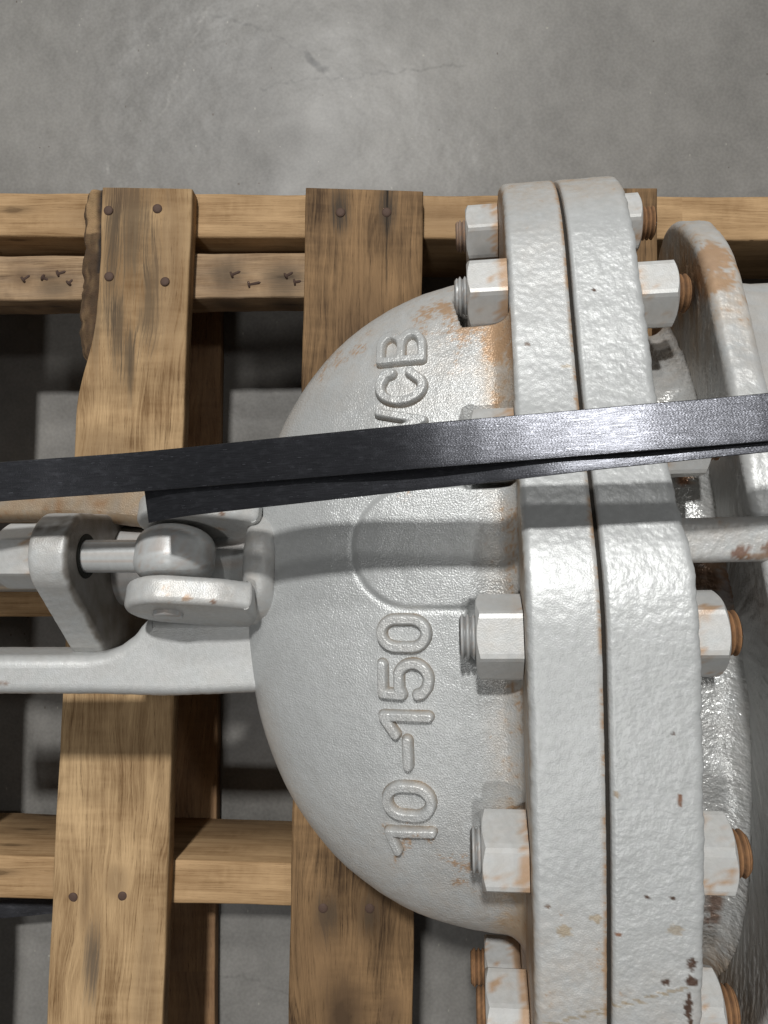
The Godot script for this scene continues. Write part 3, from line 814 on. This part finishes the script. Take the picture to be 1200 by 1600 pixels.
	var fin := spline(PackedVector2Array([Vector2(-247, -52), Vector2(-236, -12), Vector2(-202, 24), Vector2(-146, 50), Vector2(-80, 76), Vector2(-10, 90), Vector2(60, 91), Vector2(130, 80), Vector2(190, 54), Vector2(228, 18), Vector2(246, -30), Vector2(222, -84), Vector2(120, -112), Vector2(0, -118), Vector2(-120, -112), Vector2(-215, -88)]), 10)
	fin = resample(fin, 1.6, 5.0)
	var fs := PackedVector2Array([Vector2(92, 60), Vector2(92, 8)])
	for i in 9:
		var a := deg_to_rad(90.0 * i / 8.0)
		fs.append(Vector2(92 - 5.0 * (1 - cos(a)), 5.0 * (1 - sin(a))))
	for i in range(1, 6): fs.append(Vector2(lerpf(87, 78, i / 5.0), 0))
	for i in range(1, 9):
		var a := deg_to_rad(90.0 * i / 8.0)
		fs.append(Vector2(78 - 5.0 * sin(a), 5.0 * (1 - cos(a))))
	for k in [6.5, 8.0, 10.0, 12.0, 14.0, 16.0, 18.0, 20.0, 23.0, 26.0, 30.0, 34.0, 38.0, 43.0, 50.0, 60.0, 70.0]: fs.append(Vector2(73, k))
	part("ring_fin", rim_solid(fin, fs, func(v: Vector3, n: Vector3, s: Vector2) -> Vector3: return Vector3(fin_lean(v.z), 0, 0) + ((n * (n1.get_noise_3dv(v * 0.4) * 0.9 + n2.get_noise_3dv(v * 0.9) * 0.3)) if s.y < 9 else Vector3(n1.get_noise_2d(v.y, v.z) * 0.7, 0, 0)), func(v: Vector3, s: Vector2) -> Color:
		var ends := smoothstep(-110.0, -185.0, v.z) * 0.42 + smoothstep(170.0, 230.0, v.z) * 0.5
		var spot := exp(-pow(Vector2((v.x - 76.0) * 0.8, (v.z + 196.0) * 0.6).length() / 11.0, 2.0)) * 0.75
		return paint_at(v, ends * (1.0 if s.y > 3 else 0.6) + 0.03, spot + ends * 0.5)), M.body, valve, vx)
	var bar := PackedVector2Array([Vector2(-206, -48), Vector2(-178, -4), Vector2(-100, 30), Vector2(10, 48), Vector2(90, 36), Vector2(150, 0), Vector2(168, -44), Vector2(130, -96), Vector2(0, -112), Vector2(-165, -98)])
	part("body_barrel", rim_solid(resample(spline(bar, 10), 3.0, 6.0), PackedVector2Array([Vector2(320, 90), Vector2(320, 8), Vector2(318, 2), Vector2(312, 0), Vector2(250, 0), Vector2(200, 0), Vector2(150, 0), Vector2(120, 0), Vector2(106, -2), Vector2(97, -7), Vector2(91, -14)]), func(v: Vector3, n: Vector3, _s: Vector2) -> Vector3: return n * n1.get_noise_3dv(v * 0.4), func(v: Vector3, _s: Vector2) -> Color: return paint_at(v, 0.12, 0.05)), M.body, valve, vx)
	# ---- studs and nuts round the joint: y, z, flat, how far the thread stands out, rust
	for b in [[-75, -264, -22, 7, 0.55, 0.6], [26, -187, -17, 7, 0.7, 0.1], [54, -97, -34, 7, 0.4, 0.0], [77, -1, -8, 8, 0.2, 0.0], [71, 104, -55, 5.5, 0.6, 0.15], [34, 202, -62, 5, 0.9, 0.75], [-45, 225, -60, 9, 0.9, 0.8]]:
		bolt(valve, b[0], b[1], b[2], true, b[3], b[4], b[5])
	for b in [[-70, -262, -20, 11, 0.6, 0.8], [8, -187, -15, 9, 0.35, 0.7], [54, -97, -30, 8, 0.6, 0.8], [68, -1, -8, 8, 0.95, 0.9], [66, 104, -52, 9, 0.85, 0.8], [40, 192, -55, 9, 0.8, 0.8]]:
		bolt(valve, b[0], b[1], b[2], false, b[3], b[4], b[5])
	yoke()

func fin_lean(z: float) -> float:
	return 10.0 * smoothstep(-90.0, 60.0, z) - 8.0 * smoothstep(150.0, 250.0, z)

func five_bowl(xa: float, xb: float) -> Array:
	# the bowl of the 5, from the end of its upright round to the tail
	var o := [Vector2(xa + 10.0, 31.0), Vector2(xa + 8.6, 27.5)]
	o.append_array(ell(xb - 7.4, 23.0, 8.0, 8.2, 160, 0, 16).map(func(p: Vector2) -> Vector2: return Vector2(p.x, 2 * 23.0 - p.y)))
	o.append_array([Vector2(xb - 0.2, 27.0), Vector2(xb - 2.6, 30.2), Vector2(xb - 5.2, 31.0)])
	return o

func c_shape(xa: float, xb: float, cz: float) -> Array:
	# rotated C: its opening looks along -z
	var q := [Vector2(xa + 6.5, cz - 8.0), Vector2(xa + 2.6, cz - 6.8)]
	q.append_array(ell((xa + xb) / 2, cz, (xb - xa) / 2, 8.4, 205, -25, 26))
	q.append(Vector2(xb - 6.5, cz - 8.0))
	return q

func b_shape(xa: float, xb: float, cz: float) -> Array:
	# rotated B: stem towards +z, bowls towards -z
	var xm := (xa + xb) / 2
	var s := cz + 7.6
	var a := [Vector2(xa, s), Vector2(xa, cz - 1.0)]
	a.append_array(ell((xa + xm) / 2, cz - 1.0, (xm - xa) / 2, 7.0, 180, 360, 12))
	a.append(Vector2(xm, s))
	var b := [Vector2(xm, s), Vector2(xm, cz - 1.0)]
	b.append_array(ell((xb + xm) / 2, cz - 1.0, (xb - xm) / 2, 7.6, 180, 360, 12))
	b.append(Vector2(xb, s))
	return [a, b, [Vector2(xa, s), Vector2(xb, s)]]

# ---------------------------------------------------------------- yoke, gland and eye bolt (left of the bonnet); plan in mm over the floor
func yoke() -> void:
	var E := Vector3(-119.6, 696 - 424, 7.0)
	var gb := Basis(Vector3.BACK, VBZ * 0.35) * Basis(Vector3.RIGHT, deg_to_rad(-20.0))
	gb = Basis(Vector3.BACK, 0.03) * Basis(Vector3.RIGHT, deg_to_rad(-20.0))
	var g := Transform3D(gb, E * MM)
	# eye bolt
	var pr := PackedVector2Array()
	for q in arc(4.0, 11.5, 11.0, 0, 90, 10): pr.append(Vector2(q.x, q.y))
	for q in arc(-4.0, 11.5, 11.0, 90, 180, 10): pr.append(Vector2(q.x, q.y))
	pr = PackedVector2Array([Vector2(15.0, 9.0)]) + pr + PackedVector2Array([Vector2(-15.0, 9.0), Vector2(15.0, 9.0)])
	pr.reverse()
	var eb := part("eye_bolt", lathe(pr, 56, 2, false, PAINT, 0.02), M.smooth, valve, g)
	part("shank", lathe(PackedVector2Array([Vector2(-150, 9.4), Vector2(-18, 9.4), Vector2(-15, 9.9), Vector2(-12, 11)]), 40, 0, true, PAINT, 0.04), M.smooth, eb, g)
	part("pivot_pin", lathe(PackedVector2Array([Vector2(-36, 0.1), Vector2(-36, 7.4), Vector2(-35, 8.2), Vector2(35, 8.2), Vector2(36, 7.4), Vector2(36, 0.1)]), 32, 2, false, PAINT * 0.95, 0.1), M.smooth, eb, g)
	# lugs either side of the eye
	for s in [1, -1]:
		var out: PackedVector2Array = Geometry2D.intersect_polygons(hull([[0, 0, 24.0], [24, -6, 25.0], [62, -22, 24.0]]), PackedVector2Array([Vector2(-60, -80), Vector2(48, -80), Vector2(48, 80), Vector2(-60, 80)]))[0]
		var bossed := slab(out, 16.0, 4.0, 2, PAINT, func(v: Vector3) -> Color: return chips(Vector3(v.x, 0, v.z), paint_at(v + Vector3(300 * s, 0, 0), 0.10, 0.14), [[16.0, 5.0, 3.5, 1.4, Color(0.36, 0.2, 0.09, 0.7)], [29.0, 6.0, 2.0, 1.2, Color(0.2, 0.09, 0.04, 0.8)]] if v.y > 5.0 else []))
		var lug := part("lug", bossed, M.rim, valve, g * Transform3D(Basis(), Vector3(0, -1, 25.5 * s) * MM))
		part("pin_hole", lathe(PackedVector2Array([Vector2(6.2 * s, 0.1), Vector2(6.9 * s, 9.6), Vector2(6.95 * s, 10.6), Vector2(6.0 * s, 10.8)]), 32, 2, s > 0, Color(0.42, 0.33, 0.22), 0.25), M.rust, lug, g * Transform3D(Basis(), Vector3(0, -1, 24.5 * s) * MM))
	part("lug_base", slab(hull([[0, -24, 34.0], [0, -66, 46.0]]), 18.0, 7.0, 0, PAINT, func(v: Vector3) -> Color: return paint_at(v, 0.12, 0.12)), M.rim, valve, g * Transform3D(Basis(), Vector3(49, 0, 0) * MM))
	# gland plate pulled down by the eye bolts
	var gl := hull([[0, 2, 24.0], [0, -62, 47.0], [0, -126, 24.0]])
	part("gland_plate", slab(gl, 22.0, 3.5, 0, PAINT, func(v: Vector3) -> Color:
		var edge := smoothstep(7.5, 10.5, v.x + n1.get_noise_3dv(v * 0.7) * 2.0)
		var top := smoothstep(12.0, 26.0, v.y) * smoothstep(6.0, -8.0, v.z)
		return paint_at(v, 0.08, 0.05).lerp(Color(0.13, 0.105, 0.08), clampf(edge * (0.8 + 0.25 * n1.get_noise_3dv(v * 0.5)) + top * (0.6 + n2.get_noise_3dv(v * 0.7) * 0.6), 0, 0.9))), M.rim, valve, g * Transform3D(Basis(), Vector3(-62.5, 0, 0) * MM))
	part("bolt_slot", lathe(PackedVector2Array([Vector2(-51.2, 9.5), Vector2(-50.9, 12.6), Vector2(-51.6, 13.0)]), 40, 0, false, Color(0.015, 0.012, 0.01)), M.rust, valve, g)
	var nt := part("gland_nut", nut_mesh(33.0, 24.0, 9.0, 3.0, 0.45), M.smooth, valve, g * Transform3D(Basis(Vector3.UP, PI) * Basis(Vector3.RIGHT, deg_to_rad(-20.0)), Vector3(-73.8, 0, 0) * MM))
	part("stud", stud_mesh(9.4, -46.0, -24.0, 0.1), M.smooth, nt, g * Transform3D(Basis(Vector3.UP, PI), Vector3(-135.0, 0, 0) * MM))
	# stem, gland follower, stuffing box
	var ax := g * Transform3D(Basis(), Vector3(0, -60, -14) * MM)
	part("stem", lathe(PackedVector2Array([Vector2(-260, 0.1), Vector2(-260, 17), Vector2(-60, 17), Vector2(30, 17)]), 40, 0, true, PAINT * 0.9), M.steel, valve, ax)
	part("gland_follower", lathe(PackedVector2Array([Vector2(-52, 26), Vector2(-26, 26)]), 40, 0, true, PAINT * 0.9, 0.1), M.smooth, valve, ax)
	part("stuffing_box", lathe(PackedVector2Array([Vector2(-27, 20), Vector2(-27, 37), Vector2(-24, 40), Vector2(10, 42), Vector2(30, 44), Vector2(44, 46)]), 64, 0, true, PAINT, 0.05), M.rim, valve, ax)
	# yoke arms: plan outline (x, z), thick in y
	var arm := PackedVector2Array()
	for q in [[-340, 66.5], [-240, 66.3], [-176, 66.2], [-166, 64.5], [-157, 60.5], [-149, 54.5], [-144, 48], [-139, 43], [-70, 42], [-66, 88], [-100, 89.5], [-130, 90.5], [-170, 89.5], [-340, 89]]: arm.append(Vector2(q[0], q[1]))
	part("yoke_arm", slab(arm, 46.0, 7.0, 1, PAINT, func(v: Vector3) -> Color: return chips(v, paint_at(v, 0.04, 0.02), [[-100.0, 44.0, 8.0, 2.5, Color(0.42, 0.27, 0.14, 0.8)], [-82.0, 44.0, 10.0, 2.0, Color(0.42, 0.27, 0.14, 0.7)], [-230.0, 82.0, 8.0, 1.5, Color(0.2, 0.1, 0.05, 0.7)]])), M.rim, valve, Transform3D(Basis(), Vector3(0, 696 - 463, 0) * MM))
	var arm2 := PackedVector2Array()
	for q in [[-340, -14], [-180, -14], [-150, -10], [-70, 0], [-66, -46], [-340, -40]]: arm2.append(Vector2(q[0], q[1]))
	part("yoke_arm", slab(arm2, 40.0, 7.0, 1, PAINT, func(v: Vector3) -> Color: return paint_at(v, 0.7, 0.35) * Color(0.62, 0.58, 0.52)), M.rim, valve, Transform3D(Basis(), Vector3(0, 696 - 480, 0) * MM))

# ---------------------------------------------------------------- straps
func unproject(px: Vector2, depth: float) -> Vector3:
	# a point of the plan sheet that the strap was measured on: bearing and depth under the eye, in mm over the floor
	var th := atan(50.0 / 1155.0)
	var d := Vector3(0, -cos(th), -sin(th)); var q := Vector3(0, -sin(th), cos(th))
	var r := d + Vector3(1, 0, 0) * ((px.x - 600.0) / 1155.0) + q * ((px.y - 800.0) / 1155.0)
	return r * (depth / -r.y) + Vector3(0, EYE * 1000.0, 0)

func path_pos(_cv: Curve3D, marks: PackedFloat32Array, s: float) -> float:
	for i in marks.size() - 1:
		if s <= marks[i + 1]: return i + clampf((s - marks[i]) / maxf(0.001, marks[i + 1] - marks[i]), 0.0, 1.0)
	return marks.size() - 1.0

func strap_mesh(path: Array, roll: Array, width: float, thick: float, seed_: float) -> ArrayMesh:
	var cv := Curve3D.new()
	for i in path.size():
		var t: Vector3 = (path[mini(i + 1, path.size() - 1)] - path[maxi(i - 1, 0)]) / 6.0
		cv.add_point(path[i], -t, t)
	var L := cv.get_baked_length()
	var n := int(L / 2.5)
	var marks := PackedFloat32Array()
	for q in path: marks.append(cv.get_closest_offset(q))
	var P := PackedVector3Array(); var C := PackedColorArray(); var UV := PackedVector2Array()
	for j in n + 1:
		var s := L * j / n
		var p := cv.sample_baked(s, true)
		var t := (cv.sample_baked(minf(s + 2, L), true) - cv.sample_baked(maxf(s - 2, 0), true)).normalized()
		var f := clampf(path_pos(cv, marks, s), 0.0, roll.size() - 1.001)
		var rl: float = lerpf(roll[int(f)], roll[mini(int(f) + 1, roll.size() - 1)], f - int(f))
		var ref := Vector3.UP if absf(t.y) < 0.985 else Vector3(signf(p.x), 0, 0)
		var up := (ref - t * t.dot(ref)).normalized().rotated(t, deg_to_rad(rl))
		var side := t.cross(up).normalized()
		p += up * n1.get_noise_2d(s * 0.12, seed_) * 0.5
		for k in 13:
			var w := 0.0; var h := 0.0
			if k < 9: w = [-1.0, -0.97, -0.7, -0.35, 0.0, 0.35, 0.7, 0.97, 1.0][k]; h = 0.5
			elif k == 9: w = 1.0; h = 0.3
			elif k == 10: w = 0.985; h = -0.5
			elif k == 11: w = -0.985; h = -0.5
			else: w = -1.0; h = 0.3
			if k == 0 or k == 8: h = 0.44
			P.append(p + side * w * width / 2 + up * h * thick)
			UV.append(Vector2(s / 160.0, w * 0.49 + 0.5))
			var worn := 1.0 if (k in [0, 8, 9, 12]) else 0.0
			var e := clampf(worn * (0.4 + n2.get_noise_2d(s * 0.25, w * 5.0 + seed_) * 0.7 + n3.get_noise_2d(s * 1.3, w * 9.0 + seed_) * 0.7), 0, 1)
			C.append(Color(0.36, 0.37, 0.42).lerp(Color(0.95, 0.92, 0.86), e * 0.5))
	return grid(13, n + 1, P, true, true, C, UV)

func straps() -> void:
	var m := StandardMaterial3D.new()
	m.vertex_color_use_as_albedo = true
	m.roughness = 0.31; m.metallic = 0.85; m.metallic_specular = 0.5
	var f := FastNoiseLite.new(); f.seed = 71; f.frequency = 0.02; f.fractal_octaves = 3
	var im := Image.create(512, 256, false, Image.FORMAT_L8)
	for y in 256:
		for x in 512:
			var g := f.get_noise_2d(x * 0.8, y * 22.0) * 0.6 + f.get_noise_2d(x * 14.0 + 900.0, y * 14.0) * 0.4
			im.set_pixel(x, y, Color.from_hsv(0, 0, 0.5 + 0.4 * g))
	var sk := Image.create(1024, 128, false, Image.FORMAT_RGB8)
	var rng := RandomNumberGenerator.new(); rng.seed = 9
	for y in 128:
		for x in 1024:
			var t := 0.205 + 0.09 * f.get_noise_2d(x * 0.5, y * 26.0) + 0.12 * maxf(0.0, f.get_noise_2d(x * 0.9 + 300.0, y * 2.0) - 0.1)
			sk.set_pixel(x, y, Color(t, t, t).linear_to_srgb())
	for k in 240:                                        # scuffs and paint nicks
		var w := 1 if rng.randf() < 0.75 else rng.randi_range(3, 16)
		sk.fill_rect(Rect2i(rng.randi_range(0, 1000), rng.randi_range(0, 126), w, 1 if w > 2 else rng.randi_range(1, 2)), Color(1, 1, 1) * rng.randf_range(0.62, 0.95))
	m.albedo_texture = ImageTexture.create_from_image(sk)
	im.convert(Image.FORMAT_RGB8)
	im.bump_map_to_normal_map(3.0)
	m.normal_enabled = true; m.normal_texture = ImageTexture.create_from_image(im); m.normal_scale = 0.35
	var a := [Vector3(-452, 40, -8), Vector3(-450, 110, -10), Vector3(-432, 190, -14), Vector3(-370, 268, -18), unproject(Vector2(-260, 780), 384), unproject(Vector2(-120, 766), 370), unproject(Vector2(0, 753), 370), unproject(Vector2(220, 737), 364), unproject(Vector2(450, 716), 337), unproject(Vector2(660, 697), 314), unproject(Vector2(950, 673), 297), unproject(Vector2(1200, 652), 287), unproject(Vector2(1400, 636), 284), Vector3(300, 405, -56), Vector3(400, 340, -60), Vector3(452, 220, -62), Vector3(460, 110, -62), Vector3(461, 30, -62)]
	var o := part("upper_strap", strap_mesh(a, [0, 0, 0, 4, 8, 8, 8, 6, 0, -6, -10, -10, -9, -5, 0, 0, 0, 0], 19.6, 0.9, 0.0), m, self)
	o.name = "steel_strap"
	o.set_meta("label", "upper black steel strap pulled tight across the whole valve, its edges worn bright"); o.set_meta("category", "strap"); o.set_meta("group", "steel straps over the valve")
	var b := [unproject(Vector2(229, 787), 372), unproject(Vector2(300, 774), 361), unproject(Vector2(480, 752), 338), unproject(Vector2(800, 714), 308), unproject(Vector2(950, 696), 299.4), unproject(Vector2(1200, 669), 289.2), unproject(Vector2(1400, 652), 286), Vector3(300, 401, -50), Vector3(398, 336, -50), Vector3(449, 218, -50), Vector3(457, 110, -50), Vector3(458, 30, -50)]
	var o2 := part("steel_strap", strap_mesh(b, [0, 0, -3, -7, -10, -10, -9, -5, 0, 0, 0, 0], 19.6, 0.9, 40.0), m, self)
	o2.name = "steel_strap_001"
	o2.set_meta("label", "lower black steel strap mostly hidden under the upper one, ending at the yoke lug"); o2.set_meta("category", "strap"); o2.set_meta("group", "steel straps over the valve")
	var c := [unproject(Vector2(-300, 1440), 650), unproject(Vector2(-120, 1432), 650), unproject(Vector2(0, 1421), 648), unproject(Vector2(90, 1413), 646), unproject(Vector2(260, 1396), 644)]
	var o3 := part("steel_strap", strap_mesh(c, [0, -10, -25, -40, -50], 14.0, 0.9, 80.0), m, self)
	o3.name = "steel_strap_002"
	o3.set_meta("label", "dark strap end running under the near stringer at the lower left edge"); o3.set_meta("category", "strap")
